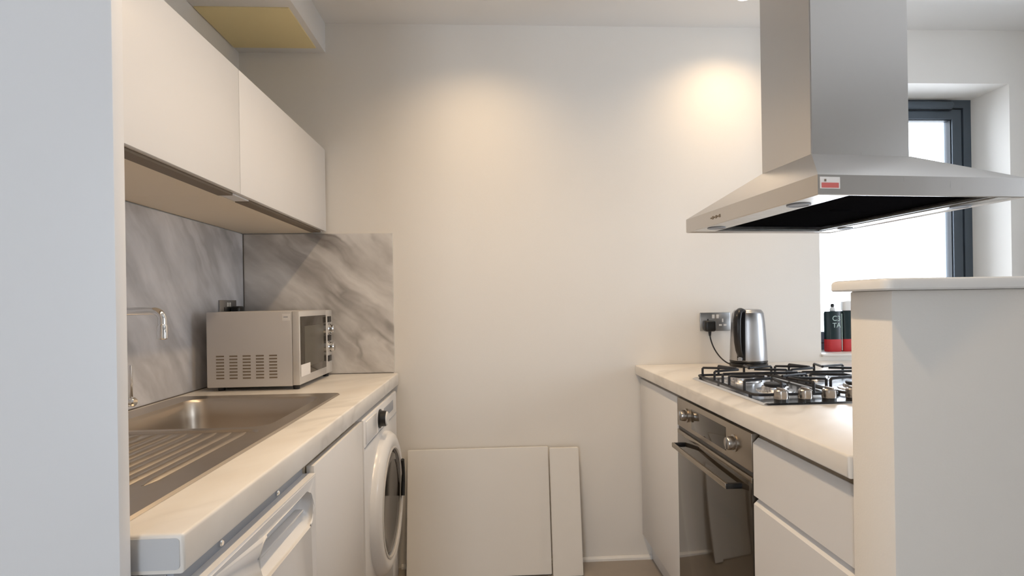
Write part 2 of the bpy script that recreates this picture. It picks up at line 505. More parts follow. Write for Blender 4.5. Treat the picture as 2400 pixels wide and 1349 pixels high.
def worktop(name, x0, x1, y0, y1, z0, z1, front, holes, label, endy=None):
    """slab with rounded long front edge (front = 'x0' or 'x1')"""
    mb = MB()
    mb.holed_plate([(x0, y0), (x1, y0), (x1, y1), (x0, y1)], holes, z0, z1)
    fx = x0 if front == 'x0' else x1
    es = []
    for e in mb.bm.edges:
        a, b = e.verts[0].co, e.verts[1].co
        if abs(a.x - fx) < 1e-5 and abs(b.x - fx) < 1e-5 and abs(a.z - b.z) < 1e-5: es.append(e)
        elif abs(a.y - y0) < 1e-5 and abs(b.y - y0) < 1e-5 and abs(a.z - b.z) < 1e-5 and a.z > z1 - 1e-4: es.append(e)
        elif abs(a.y - y0) < 1e-5 and abs(b.y - y0) < 1e-5 and abs(a.x - fx) < 1e-5 and abs(b.x - fx) < 1e-5: es.append(e)
    bmesh.ops.recalc_face_normals(mb.bm, faces=mb.bm.faces[:])
    bmesh.ops.bevel(mb.bm, geom=es, offset=0.005, segments=3, affect='EDGES', profile=0.5)
    t = thing(name, label, 'worktop', (0.5 * (x0 + x1), 0.5 * (y0 + y1), z0))
    mb.build('slab', M['top'], parent=t, smooth=40)
    return t

hole = [(SX0 + .012, SY0 + .012), (SX1 - .012, SY0 + .012), (SX1 - .012, SY1 - .012), (SX0 + .012, SY1 - .012)]
wl = worktop('worktop', XL + 0.011, -0.431, 0.788, YB - 0.011, 0.852, ZL, 'x1', [hole],
             'pale stone-effect worktop on the left carrying the sink and the microwave')
# end cap strip on the near end
ec = MB()
lp = rrect(-0.515, -0.4365, 0.8575, 0.9015, 0.006, 4)
ec.loft([[(x, 0.7885, z) for x, z in lp], [(x, 0.7868, z) for x, z in lp]])
ec.build('end_strip', M['top_end'], parent=wl)
# dark joint where the worktop meets the splashback
B(XL + 0.0105, XL + 0.0145, 0.79, YB - 0.012, ZL, ZL + 0.003).build('joint_seal', M['seal'], parent=wl, smooth=0)
B(XL + 0.0145, -0.452, YB - 0.0145, YB - 0.0105, ZL, ZL + 0.003).build('joint_seal', M['seal'], parent=wl, smooth=0)

# ================================================================== sink
sk = thing('kitchen_sink', 'stainless steel inset sink with one bowl and a ribbed drainer', 'sink', (-0.82, 1.40, ZL))
zt = ZL + 0.0045
mb = MB()
outer = rrect(SX0, SX1, SY0, SY1, 0.022, 5)
outer_in = rrect(SX0 + .005, SX1 - .005, SY0 + .005, SY1 - .005, 0.018, 5)
bowl = rrect(BX0, BX1, BY0, BY1, 0.055, 7)
tray = rrect(SX0 + 0.055, SX1 - 0.045, SY0 + 0.035, BY0 - 0.022, 0.035, 7)
def V3(lp, z): return [(x, y, z) for x, y in lp]
bm = mb.bm
def addloop(lp, z): return [bm.verts.new((x, y, z)) for x, y in lp]
o0 = addloop(outer, ZL + 0.0004); o1 = addloop(outer_in, zt)
def bridge(a, b):
    n = len(a)
    for i in range(n): bm.faces.new((a[i], a[(i + 1) % n], b[(i + 1) % n], b[i]))
bridge(o0, o1)
b0 = addloop(bowl, zt)
t0_ = addloop(tray, zt)
es = []
for lp in (o1, b0, t0_):
    for i in range(len(lp)):
        e = bm.edges.get((lp[i], lp[(i + 1) % len(lp)])) or bm.edges.new((lp[i], lp[(i + 1) % len(lp)]))
        es.append(e)
bmesh.ops.triangle_fill(bm, use_beauty=True, use_dissolve=False, edges=es)
# sunken tray
t1_ = addloop(rrect(SX0 + 0.061, SX1 - 0.051, SY0 + 0.041, BY0 - 0.028, 0.030, 7), zt - 0.005)
bridge(t0_, t1_)
bm.faces.new(t1_)
# bowl walls
prev = b0
for ins, dz in ((0.002, 0.003), (0.005, 0.010), (0.010, 0.06), (0.018, 0.135), (0.030, 0.158), (0.055, 0.166)):
    r = 0.055 if ins < .03 else 0.05
    cur = addloop(rrect(BX0 + ins, BX1 - ins, BY0 + ins, BY1 - ins, r, 7), zt - dz)
    bridge(prev, cur); prev = cur
bm.faces.new(prev)
sinkb = mb.build('basin', M['sink'], parent=sk, smooth=25)
wx, wy = 0.5 * (BX0 + BX1), 0.5 * (BY0 + BY1)
MB().lathe([(0.045, 0.0), (0.045, 0.003), (0.040, 0.004), (0.034, 0.001), (0.012, 0.001), (0.010, 0.004), (0, 0.005)], (wx, wy, zt - 0.166), n=24).build('waste', M['chrome'], parent=sk)
# ribs of the drainer
for i in range(10):
    x = -0.622 - i * 0.036
    y0 = 0.985 - 0.010 * i if i else 1.01
    y1 = BY0 - 0.034
    mb = MB()
    prof = []
    for (yy, h, w) in ((y0, 0.0008, 0.004), (y0 + 0.03, 0.0052, 0.010), (y1 - 0.03, 0.0052, 0.010), (y1, 0.0008, 0.004)):
        prof.append([(x - w, yy, zt - .0052), (x - w * .6, yy, zt - .0052 + h * .8), (x, yy, zt - .0052 + h), (x + w * .6, yy, zt - .0052 + h * .8), (x + w, yy, zt - .0052)])
    mb.loft(prof)
    mb.build('drainer_rib', M['sink'], parent=sk, smooth=60)

# ================================================================== mixer tap
TX, TY = -1.066, 1.618
tp = thing('mixer_tap', 'chrome mixer tap with swan spout half hidden by the end panel', 'tap', (TX, TY, zt))
MB().lathe([(0.029, 0), (0.029, 0.006), (0.023, 0.010), (0.022, 0.075), (0.018, 0.085), (0.014, 0.09)], (TX, TY, zt), n=24).build('body', M['chrome'], parent=tp)
path = [(TX, TY, zt + 0.085), (TX, TY, zt + 0.272)]
for k in range(1, 7):
    a = R(90 * k / 6); rr = 0.03
    path.append((TX + rr * (1 - math.cos(a)), TY, zt + 0.272 + rr * math.sin(a)))
path.append((TX + 0.107, TY, zt + 0.302))
for k in range(1, 7):
    a = R(90 * k / 6); rr = 0.024
    path.append((TX + 0.107 + rr * math.sin(a), TY, zt + 0.302 - rr + rr * math.cos(a)))
path.append((TX + 0.131, TY, zt + 0.262))
MB().tube(path, 0.0115, n=14).build('spout', M['chrome'], parent=tp)
MB().lathe([(0.0115, 0.0), (0.0135, -0.004), (0.0135, -0.040), (0.010, -0.043), (0.010, -0.038), (0, -0.036)], (TX + 0.131, TY, zt + 0.264), n=20).build('nozzle', M['chrome'], parent=tp)
lv = MB().lathe([(0.0, 0.012), (0.013, 0.012), (0.013, 0.050), (0.010, 0.054), (0, 0.054)], (TX, TY, zt + 0.045), axis='x', n=18).build('valve', M['chrome'], parent=tp)
mb = MB(); mb.box(TX + 0.036, TX + 0.046, TY - 0.004, TY + 0.004, zt + 0.052, zt + 0.150, bev=0.0025)
mb.build('lever', M['chrome'], parent=tp)

# ================================================================== wall cabinets (left)
CXB, CXF = XL + 0.011, -0.748
def wall_cabinet(y0, y1, g0, g1, label):
    t = thing('wall_cabinet', label, 'cabinet', (-0.93, 0.5 * (y0 + y1), 1.555), 'white wall cabinets over the sink')
    zb, ztop = 1.556, 1.937
    # carcass stops short of the front under the finger groove
    mb = MB()
    mb.prism([(CXB, zb), (CXF - 0.062, zb), (CXF - 0.062, zb + 0.030), (CXF - 0.0185, zb + 0.030), (CXF - 0.0185, ztop), (CXB, ztop)], 'y', y0 + 0.0005, y1 - 0.0005)
    mb.build('body', M['carcass'], parent=t, smooth=0)
    B(CXF - 0.0615, CXF - 0.0190, g0, g1, zb - 0.0006, zb + 0.0298).build('groove_shade', M['groove'], parent=t, smooth=0)  # dark block filling the groove, recess shade put into its colour
    # solid rail pieces at both ends of the finger groove
    if g0 - y0 > 0.01: B(CXF - 0.0595, CXF - 0.0190, y0 + .001, g0 - .0005, zb + 0.002, zb + 0.0297).build('end_block', M['cab'], parent=t, smooth=0)
    if y1 - g1 > 0.01: B(CXF - 0.0595, CXF - 0.0190, g1 + .0005, y1 - .001, zb + 0.002, zb + 0.0297).build('end_block', M['cab'], parent=t, smooth=0)
    B(CXF - 0.018, CXF, y0 + 0.0012, y1 - 0.0012, zb + 0.006, ztop, bev=0.0012).build('door', M['cab'], parent=t)
    return t
wall_cabinet(0.776, 1.700, 0.80, 1.690, 'white wall cabinet nearer the camera, next to the tall end panel')
wall_cabinet(1.700, YB - 0.012, 1.800, 2.545, 'white wall cabinet above the microwave, against the back wall')

# ================================================================== base run, left
# dishwasher
dw = thing('dishwasher', 'white dishwasher with a scooped handle under the near end of the sink worktop', 'dishwasher', (-0.72, 1.06, 0))
B(-1.05, -0.462, 0.792, 1.338, 0.02, 0.846, bev=0.003).build('body', M['appl'], parent=dw)
for y in (0.85, 1.28):
    for x in (-1.0, -0.55):
        MB().lathe([(0.018, 0), (0.018, 0.012), (0.010, 0.014), (0.010, 0.022)], (x, y, 0.0), n=14).build('foot', M['black'], parent=dw)
B(-0.4618, -0.452, 0.80, 1.330, 0.818, 0.8505, bev=0.001).build('front_rail', M['appl_grey'], parent=dw)
for y in (0.93, 1.17):
    MB().lathe([(0.0, 0.0), (0.006, 0.0), (0.006, 0.004), (0.004, 0.006), (0, 0.006)], (-0.452, y, 0.833), axis='x', n=12).build('screw', M['chrome'], parent=dw)
# door with scoop: holed plate turned to face +x
HY0, HY1, HZ0, HZ1 = 1.02, 1.318, 0.715, 0.795
def facing_x(mb):      # plate coords (a,b,thick) -> (x=thick, y=a, z=b)
    for v in mb.bm.verts: v.co = Vector((v.co.z, v.co.x, v.co.y))
    return mb
mb = MB()
scoop = rrect(HY0, HY1, HZ0, HZ1, 0.030, 6)
mb.holed_plate([(0.792, 0.13), (1.338, 0.13), (1.338, 0.822), (0.792, 0.822)], [scoop], -0.4605, -0.424)
facing_x(mb)
es = [e for e in mb.bm.edges if abs(e.verts[0].co.x + 0.424) < 1e-5 and abs(e.verts[1].co.x + 0.424) < 1e-5 and len(e.link_faces) == 2 and abs(e.calc_face_angle(0)) > 0.5]
bmesh.ops.bevel(mb.bm, geom=es, offset=0.004, segments=3, affect='EDGES')
door = mb.build('door', M['appl'], parent=dw, smooth=45)
mb = MB()
l0 = [(-0.428, y, z) for y, z in rrect(HY0 - .001, HY1 + .001, HZ0 - .001, HZ1 + .001, 0.030, 6)]
l1 = [(-0.448, y, z) for y, z in rrect(HY0 + .006, HY1 - .006, HZ0 + .020, HZ1 - .004, 0.022, 6)]
l2 = [(-0.456, y, z) for y, z in rrect(HY0 + .020, HY1 - .020, HZ0 + .040, HZ1 - .010, 0.012, 6)]
mb.loft([l0, l1, l2], cap0=False)
mb.build('handle_scoop', M['appl'], parent=door, smooth=60)
B(-0.455, -0.436, HY0 + 0.03, HY1 - 0.03, HZ0 + 0.034, HZ0 + 0.040, bev=0.002).build('finger_ridge', M['appl'], parent=door)
B(-1.0, -0.49, 0.80, 1.335, 0.03, 0.125).build('kickboard', M['appl'], parent=dw, smooth=0)

# base cabinet between dishwasher and washing machine
def base_cab_left(y0, y1, label):
    t = thing('base_cabinet', label, 'cabinet', (-0.75, 0.5 * (y0 + y1), 0))
    mb = MB()
    mb.box(-1.05, -0.452, y0, y0 + 0.016, 0.12, 0.8505); mb.box(-1.05, -0.452, y1 - 0.016, y1, 0.12, 0.72)
    mb.box(-1.05, -0.452, y0 + 0.016, y1 - 0.016, 0.12, 0.136); mb.box(-1.05, -1.042, y0 + 0.016, y1 - 0.016, 0.136, 0.72)
    mb.box(-0.478, -0.452, y0 + 0.016, y1, 0.80, 0.8505)
    mb.build('body', M['carcass'], parent=t, smooth=0)
    B(-0.4515, -0.4485, y0 + .003, y1 - .003, 0.842, 0.850).build('finger_gap', M['groove'], parent=t, smooth=0)
    B(-0.4475, -0.4290, y0 + 0.0015, y1 - 0.0015, 0.125, 0.838, bev=0.0015).build('door', M['cab'], parent=t)
    B(-0.505, -0.490, y0, y1, 0.0, 0.119).build('plinth', M['cab'], parent=t, smooth=0)
    B(-1.05, -0.51, y0 + .02, y1 - .02, 0.0, 0.12).build('base', M['carcass'], parent=t, smooth=0)
base_cab_left(1.342, 1.838, 'plain white base cabinet door between dishwasher and washing machine')

# washing machine
wm = thing('washing_machine', 'white front-loading washing machine with a dark round door by the back wall', 'washing machine', (-0.72, 2.17, 0))
WY0, WY1 = 1.858, 2.485
wf = -0.428
B(-1.02, -0.52, WY0 + 0.08, WY1, 0.015, 0.838, bev=0.006).build('case', M['appl'], parent=wm)
B(-0.521, wf, WY0, WY1, 0.015, 0.838, bev=0.006).build('front_panel', M['appl'], parent=wm)
for y in (1.92, 2.42):
    for x in (-0.95, -0.52):
        MB().lathe([(0.02, 0), (0.02, 0.01), (0.011, 0.012), (0.011, 0.018)], (x, y, 0.0), n=14).build('foot', M['black'], parent=wm)
WCY, WCZ = 2.187, 0.452
rg = MB().lathe([(0.270, -0.001), (0.268, 0.012), (0.255, 0.028), (0.235, 0.036), (0.212, 0.034), (0.200, 0.026), (0.198, 0.006), (0.198, -0.001)], (wf, WCY, WCZ), axis='x', n=56, cap0=False, cap1=False).build('door_ring', M['appl'], parent=wm, smooth=50)
gl = MB().lathe([(0.198, 0.004), (0.196, 0.022), (0.180, 0.030), (0.150, 0.026), (0.10, 0.020), (0.0, 0.018)], (wf, WCY, WCZ), axis='x', n=48, cap0=True, cap1=True).build('door_glass', M['portglass'], parent=wm, smooth=60)
MB().lathe([(0.2085, 0.030), (0.2085, 0.0355), (0.202, 0.0365), (0.198, 0.031)], (wf, WCY, WCZ), axis='x', n=48, cap0=False, cap1=False).build('chrome_trim', M['mwfront'], parent=wm, smooth=60)
# door handle on the far side of the ring
hp_ = []
for k in range(9):
    a = R(-22 + 44 * k / 8)
    hp_.append((wf + 0.040, WCY + 0.205 * math.cos(a), WCZ + 0.03 + 0.205 * math.sin(a)))
MB().tube(hp_, 0.009, n=10).build('door_handle', M['black'], parent=wm, smooth=60)
kn = MB().lathe([(0.036, 0.0), (0.036, 0.004), (0.030, 0.006), (0.029, 0.024), (0.026, 0.027), (0, 0.027)], (wf, 2.115, 0.790), axis='x', n=28).build('programme_knob', M['black'], parent=wm)
MB().lathe([(0.0265, 0.0265), (0.024, 0.031), (0.0, 0.031)], (wf, 2.115, 0.790), axis='x', n=28, cap0=False).build('knob_face', M['ivory'], parent=kn)
B(wf - 0.002, wf + 0.004, 1.880, 2.045, 0.752, 0.828, bev=0.0025).build('detergent_drawer', M['appl'], parent=wm)
B(wf - 0.002, wf + 0.001, 2.20, 2.40, 0.772, 0.812, bev=0.0006).build('control_window', M['appl_grey'], parent=wm)
B(wf - 0.001, wf + 0.0015, 1.862, 2.48, 0.742, 0.7445).build('panel_line', M['appl_grey'], parent=wm, smooth=0)
B(wf - 0.002, wf + 0.002, 2.34, 2.45, 0.05, 0.13, bev=0.001).build('filter_flap', M['appl'], parent=wm)

# ================================================================== microwave
mw = thing('microwave', 'silver microwave oven on the left worktop in the corner, vents facing us', 'microwave', (-0.90, 2.34, ZL))
MY0, MY1, MX0, MX1 = 2.110, 2.540, -1.062, -0.748
mz0, mz1 = ZL + 0.014, ZL + 0.297
B(MX0, MX1, MY0, MY1, mz0, mz1, bev=0.004).build('case', M['mwsilver'], parent=mw)
for x in (MX0 + .04, MX1 + 0.004):
    for y in (MY0 + .03, MY1 - .03):
        MB().lathe([(0.012, 0), (0.014, 0.014)], (x, y, ZL + 0.0003), n=12).build('foot', M['black'], parent=mw)
# front: door + control strip, facing +x
FX = MX1 + 0.0008
dr = B(FX, FX + 0.026, MY0 + 0.001, MY1 - 0.092, mz0 + 0.003, mz1 - 0.001, bev=0.003).build('door', M['mwfront'], parent=mw)
B(FX + 0.0255, FX + 0.0275, MY0 + 0.012, MY1 - 0.098, mz0 + 0.035, mz1 - 0.022, bev=0.0008).build('window', M['mwglass'], parent=dr)
B(FX + 0.0270, FX + 0.0282, MY0 + 0.055, MY1 - 0.135, mz0 + 0.065, mz1 - 0.060, bev=0.0004).build('window_mesh', M['mwmesh'], parent=dr)
st_ = B(FX + 0.0270, FX + 0.0288, MY0 + 0.010, MY0 + 0.115, mz0 + 0.033, mz0 + 0.078).build('white_label', M['sticker'], parent=dr, smooth=0)
cp = B(FX, FX + 0.026, MY1 - 0.091, MY1 - 0.001, mz0 + 0.003, mz1 - 0.001, bev=0.003).build('control_panel', M['mwfront'], parent=mw)
for z in (mz1 - 0.085, mz1 - 0.165):
    MB().lathe([(0.026, 0.0), (0.026, 0.004), (0.022, 0.006), (0.021, 0.020), (0.018, 0.023), (0, 0.023)], (FX + 0.026, MY1 - 0.046, z), axis='x', n=24).build('dial', M['chrome'], parent=cp)
for z in (mz1 - 0.042, mz1 - 0.125, mz1 - 0.215):
    B(FX + 0.0255, FX + 0.0290, MY1 - 0.070, MY1 - 0.022, z - 0.013, z + 0.013, bev=0.001).build('dark_mark', M['black'], parent=cp)
# vent slots: five columns of eight
for i in range(5):
    x = MX0 + 0.035 + i * 0.0485
    mb = MB()
    for k in range(8):
        z = mz0 + 0.032 + k * 0.0118
        mb.box(x, x + 0.029, MY0 - 0.0006, MY0 + 0.002, z, z + 0.0052)
    mb.build('vent_column', M['groove'], parent=mw, smooth=0)
sk2 = B(MX1 - 0.036, MX1 - 0.006, MY0 - 0.0006, MY0 + 0.0006, mz1 - 0.036, mz1 - 0.010).build('sticker', M['sticker'], parent=mw, smooth=0)
B(MX1 - 0.030, MX1 - 0.014, MY0 - 0.0009, MY0 - 0.0003, mz1 - 0.024, mz1 - 0.021).build('print', M['appl_grey'], parent=sk2, smooth=0)

# ================================================================== sockets
def socket(name, label, loc, facing, w=0.146, h=0.088, sw=2):
    """facing '-y' (on back wall) or '+x' (on left wall)"""
    t = thing(name, label, 'socket', loc, 'steel double sockets', rotz=0 if facing == '-y' else R(90), local=True)
    B(-w / 2, w / 2, -0.008, -0.0005, -h / 2, h / 2, bev=0.002).build('plate', M['socket'], parent=t)
    for s in (-1, 1):
        B(s * 0.010 - 0.006, s * 0.010 + 0.006, -0.011, -0.0075, 0.016, 0.034, bev=0.001).build('switch', M['ivory'], parent=t)
        mb = MB()
        cx = s * 0.036
        for dx, dz, ww, hh in ((0, 0.010, 0.003, 0.008), (-0.011, -0.012, 0.007, 0.004), (0.011, -0.012, 0.007, 0.004)):
            mb.box(cx + dx - ww, cx + dx + ww, -0.0086, -0.0076, dz - hh - 0.004, dz + hh - 0.004)
        mb.build('pin_holes', M['ivory'] if s > 0 else M['black'], parent=t, smooth=0)
    return t
socket('wall_socket', 'brushed steel double socket on the back wall behind the kettle', (1.068, YB, 1.117), '-y')
socket('wall_socket', 'steel double socket on the marble splashback behind the microwave', (XL + 0.010, 2.405, 1.208), '+x')
# plug of the microwave in that socket
pg = thing('power_plug', 'black plug in the steel socket above the microwave', 'plug', (XL + 0.020, 2.44, 1.20))
B(XL + 0.019, XL + 0.058, 2.415, 2.470, 1.176, 1.226, bev=0.010, seg=3).build('plug_body', M['black'], parent=pg)
MB().tube([(XL + 0.045, 2.442, 1.178), (XL + 0.047, 2.45, 1.14), (XL + 0.046, 2.47, 1.05), (XL + 0.045, 2.50, 0.96), (XL + .05, 2.52, ZL + .006)], 0.0035, n=8).build('cable', M['black'], parent=pg, smooth=60)

# ================================================================== boards leaning on the back wall
def lean_board(name, x0, x1, zt_, yt, lean, th, label):
    t = MB()
    t.prism([(0, 0), (-th, 0), (-th, zt_), (0, zt_)], 'x', x0, x1)
    es = t.bm.edges[:]
    bmesh.ops.bevel(t.bm, geom=es, offset=0.0025, segments=2, affect='EDGES')
    t.rotate(Matrix.Rotation(-lean, 4, 'X'))
    t.rotate(Matrix.Translation((0, yt - math.sin(lean) * zt_, th * math.sin(lean))))
    o = t.build(name, M['board'], origin=(0.5 * (x0 + x1), yt - math.sin(lean) * zt_, 0))
    return tag(o, label, 'board')
lean_board('leaning_board', -0.390, 0.2555, 0.556, YB - 0.020, R(9.5), 0.018, 'wide plain white board leaning against the back wall')
lean_board('leaning_plank', 0.259, 0.392, 0.552, YB - 0.040, R(9.5), 0.030, 'narrow white plank leaning to the right of the wide white board')

# ================================================================== right run
ZR = 0.918
wr = worktop('worktop', 0.680, 1.80, 1.021, YB - 0.002, 0.873, ZR, 'x0', [],
             'pale worktop on the right carrying the gas hob and the kettle')

def carcass(t, y0, y1, z0=0.12, z1=0.8725):
    B(0.722, 1.70, y0, y1, z0, z1).build('body', M['carcass'], parent=t, smooth=0)
    B(0.747, 0.762, y0, y1, 0.0, 0.1195).build('plinth', M['cab'], parent=t, smooth=0)
    B(0.78, 1.68, y0 + 0.01, y1 - 0.01, 0.0, 0.1195).build('base', M['carcass'], parent=t, smooth=0)

c1 = thing('base_cabinet', 'white base cabinet between the oven and the back wall', 'cabinet', (1.2, 2.31, 0))
carcass(c1, 2.052, YB - 0.004)
B(0.700, 0.7185, 2.0535, YB - 0.012, 0.122, 0.856, bev=0.0015).build('door', M['cab'], parent=c1)
B(0.7190, 0.7215, 2.06, YB - 0.02, 0.858, 0.870).build('finger_gap', M['groove'], parent=c1, smooth=0)

# oven
ov = thing('built_in_oven', 'built-in steel oven with dark glass door and flat bar handle', 'oven', (1.2, 1.75, 0))
OY0, OY1 = 1.453, 2.049
B(0.722, 1.28, OY0 + .004, OY1 - .004, 0.12, 0.860).build('body', M['black'], parent=ov, smooth=0)
B(0.747, 0.762, OY0, OY1, 0.0, 0.1195).build('plinth', M['cab'], parent=ov, smooth=0)
B(0.78, 1.26, OY0 + .01, OY1 - .01, 0.0, 0.1195).build('base', M['carcass'], parent=ov, smooth=0)
cpn = B(0.699, 0.7215, OY0 + .001, OY1 - .001, 0.752, 0.857, bev=0.0015).build('control_panel', M['ovensteel'], parent=ov)
B(0.6975, 0.6995, OY0 + 0.165, OY1 - 0.150, 0.768, 0.838, bev=0.0006).build('display', M['darkglass'], parent=cpn)
for y in (OY0 + 0.105, OY1 - 0.100):
    k = MB().lathe([(0.025, 0.0), (0.025, -0.004), (0.020, -0.006), (0.019, -0.022), (0.017, -0.025), (0, -0.025)], (0.699, y, 0.806), axis='x', n=28).build('knob', M['knob'], parent=cpn)
    B(0.6715, 0.6745, y - 0.004, y + 0.004, 0.789, 0.823, bev=0.001).build('knob_grip', M['knob'], parent=k)
B(0.704, 0.7215, OY0 + .002, OY1 - .002, 0.738, 0.7515).build('vent_gap', M['black'], parent=ov, smooth=0)
od = B(0.699, 0.7215, OY0 + .001, OY1 - .001, 0.150, 0.737, bev=0.0015).build('door', M['darkglass'], parent=ov)
B(0.6985, 0.7210, OY0 + .001, OY1 - .001, 0.722, 0.7372, bev=0.001).build('door_rail', M['ovensteel'], parent=od)
B(0.651, 0.659, OY0 + 0.062, OY1 - 0.075, 0.688, 0.704, bev=0.0015).build('handle_bar', M['ovensteel'], parent=od)
for y in (OY0 + 0.060, OY1 - 0.085):
    B(0.6525, 0.6988, y, y + 0.012, 0.6885, 0.7035, bev=0.001).build('handle_arm', M['black'], parent=od)

# drawer unit
du = thing('drawer_unit', 'white handleless drawer unit between the oven and the half wall', 'drawer unit', (1.2, 1.24, 0))
carcass(du, 1.022, 1.450)
B(0.7185, 0.7215, 1.023, 1.448, 0.846, 0.8722).build('finger_gap', M['groove'], parent=du, smooth=0)
def drawer(z0, z1):
    mb = MB()
    # bevelled finger edge on the top of the front, sloping inwards
    mb.prism([(0.700, z0), (0.7185, z0), (0.7185, z1), (0.715, z1), (0.700, z1 - 0.014)], 'y', 1.0235, 1.4475)
    mb.build('drawer_front', M['cab'], parent=du, smooth=0)
drawer(0.693, 0.848)
drawer(0.410, 0.684)
drawer(0.125, 0.401)
for z in (0.684, 0.401):
    B(0.7188, 0.7215, 1.023, 1.448, z, z + 0.009).build('finger_gap', M['groove'], parent=du, smooth=0)

# ================================================================== gas hob
hb = thing('gas_hob', 'stainless steel gas hob with black cast pan supports on the right worktop', 'hob', (1.06, 1.80, ZR))
HX0, HX1, HY0_, HY1_ = 0.768, 1.350, 1.515, 2.082
mb = MB()
mb.loft([V3(rrect(HX0, HX1, HY0_, HY1_, 0.012), ZR + 0.0005), V3(rrect(HX0, HX1, HY0_, HY1_, 0.012), ZR + 0.002),
         V3(rrect(HX0 + .006, HX1 - .006, HY0_ + .006, HY1_ - .006, 0.012), ZR + 0.007),
         V3(rrect(HX0 + .018, HX1 - .018, HY0_ + .018, HY1_ - .018, 0.012), ZR + 0.0065)])
mb.build('plate', M['hobsteel'], parent=hb)
hz_ = ZR + 0.0066
burners = [(0.915, 1.735, 0.036), (0.915, 1.965, 0.044), (1.200, 1.735, 0.044), (1.200, 1.965, 0.030)]
for bx, by, br in burners:
    b_ = MB().lathe([(br + 0.022, 0), (br + 0.020, 0.004), (br + 0.006, 0.006), (br + 0.004, 0.014), (br, 0.016), (0, 0.016)], (bx, by, hz_), n=28).build('burner', M['hobsteel'], parent=hb)
    MB().lathe([(br - 0.003, 0.0), (br - 0.002, 0.006), (br - 0.008, 0.009), (0, 0.009)], (bx, by, hz_ + 0.0162), n=28).build('burner_cap', M['iron'], parent=b_)
gr = 0.0046
for gx0, gx1 in ((0.788, 1.052), (1.066, 1.330)):
    gy0, gy1 = 1.612, 2.070
    mb = MB()
    zc = hz_ + gr + 0.004
    lp = rrect(gx0, gx1, gy0, gy1, 0.02, 4)
    pts = [(x, y, zc) for x, y in lp]
    mb.tube(pts + [pts[0], pts[1]], gr, n=8)
    cx = 0.5 * (gx0 + gx1)
    zt2 = hz_ + 0.043
    for cyb in (1.735, 1.965):
        for (sx, sy) in ((1, 0), (-1, 0)):
            ex = gx1 if sx > 0 else gx0
            for dy in (-0.055, 0.055):
                mb.tube([(ex, cyb + dy, zc), (ex, cyb + dy, zt2 - 0.004), (ex - sx * 0.004, cyb + dy, zt2), (cx + sx * 0.030, cyb + dy * 0.35, zt2)], gr, n=8)
    for ey, s in ((gy0, 1), (gy1, -1)):
        for dx in (-0.05, 0.05):
            mb.tube([(cx + dx, ey, zc), (cx + dx, ey, zt2 - 0.004), (cx + dx, ey + s * 0.004, zt2), (cx + dx * 0.5, ey + s * 0.095, zt2)], gr, n=8)
    # bridge bar across the middle
    ym = 0.5 * (gy0 + gy1)
    mb.tube([(gx0, ym, zc), (gx0, ym, zt2 - .004), (gx0 + .004, ym, zt2), (gx1 - .004, ym, zt2), (gx1, ym, zt2 - .004), (gx1, ym, zc)], gr, n=8)
    for x in (gx0, gx1):
        for y in (gy0 + .03, gy1 - .03):
            mb.tube([(x, y, hz_ + .0002), (x, y, zc)], 0.0055, n=8)
    mb.build('pan_support', M['iron'], parent=hb, smooth=60)
for x in (0.836, 0.908, 0.980, 1.052):
    MB().lathe([(0.019, 0.0), (0.019, 0.007)], (x, 1.552, hz_), n=24).build('knob_skirt', M['black'], parent=hb)
    k = MB().lathe([(0.0195, 0.007), (0.0205, 0.010), (0.0190, 0.030), (0.0165, 0.033), (0, 0.033)], (x, 1.552, hz_), n=28).build('knob', M['knob'], parent=hb)
    B(x - 0.004, x + 0.004, 1.552 - 0.018, 1.552 + 0.018, hz_ + 0.0325, hz_ + 0.038, bev=0.0015).build('knob_grip', M['knob'], parent=k)

# ================================================================== kettle
KX, KY = 1.165, 2.440
kt = thing('kettle', 'brushed steel jug kettle with black handle on the right worktop', 'kettle', (KX, KY, ZR))
MB().lathe([(0.080, 0.0003), (0.082, 0.004), (0.082, 0.014), (0.078, 0.018)], (KX, KY, ZR), n=40).build('power_base', M['black'], parent=kt)
MB().lathe([(0.079, 0.0185), (0.081, 0.021), (0.081, 0.027), (0.079, 0.029)], (KX, KY, ZR), n=40).build('foot_ring', M['black'], parent=kt)
MB().lathe([(0.0795, 0.0295), (0.0800, 0.034), (0.0765, 0.12), (0.0715, 0.20), (0.0670, 0.240), (0.0610, 0.250)], (KX, KY, ZR), n=48).build('jug', M['kettle'], parent=kt, smooth=60)
MB().lathe([(0.0600, 0.2502), (0.0560, 0.256), (0.040, 0.259), (0.0, 0.260)], (KX, KY, ZR), n=40).build('lid', M['kettle'], parent=kt, smooth=60)
# spout opposite the handle
ha = R(-137)            # handle direction, towards camera and a little left
hd = Vector((math.cos(ha), math.sin(ha), 0)); hs = Vector((-hd.y, hd.x, 0))
c0 = Vector((KX, KY, ZR))
mb = MB()
sp = []
for z, w, d0, d1 in ((0.175, 0.004, 0.060, 0.074), (0.215, 0.018, 0.055, 0.086), (0.248, 0.026, 0.045, 0.098)):
    sp.append([c0 - hd * d0 - hs * w + Vector((0, 0, z)), c0 - hd * d0 + hs * w + Vector((0, 0, z)), c0 - hd * d1 + Vector((0, 0, z))])
mb.loft(sp); mb.build('pouring_lip', M['kettle'], parent=kt, smooth=50)
mb = MB()
secs = []
for d, z, w, th in ((0.058, 0.250, 0.016, 0.010), (0.082, 0.256, 0.017, 0.010), (0.106, 0.246, 0.0175, 0.011), (0.119, 0.215, 0.0175, 0.011), (0.122, 0.160, 0.017, 0.0105), (0.118, 0.115, 0.016, 0.010), (0.108, 0.080, 0.0145, 0.010), (0.092, 0.058, 0.013, 0.010), (0.076, 0.048, 0.0125, 0.010)):
    secs.append((d, z, w, th))
loops = []
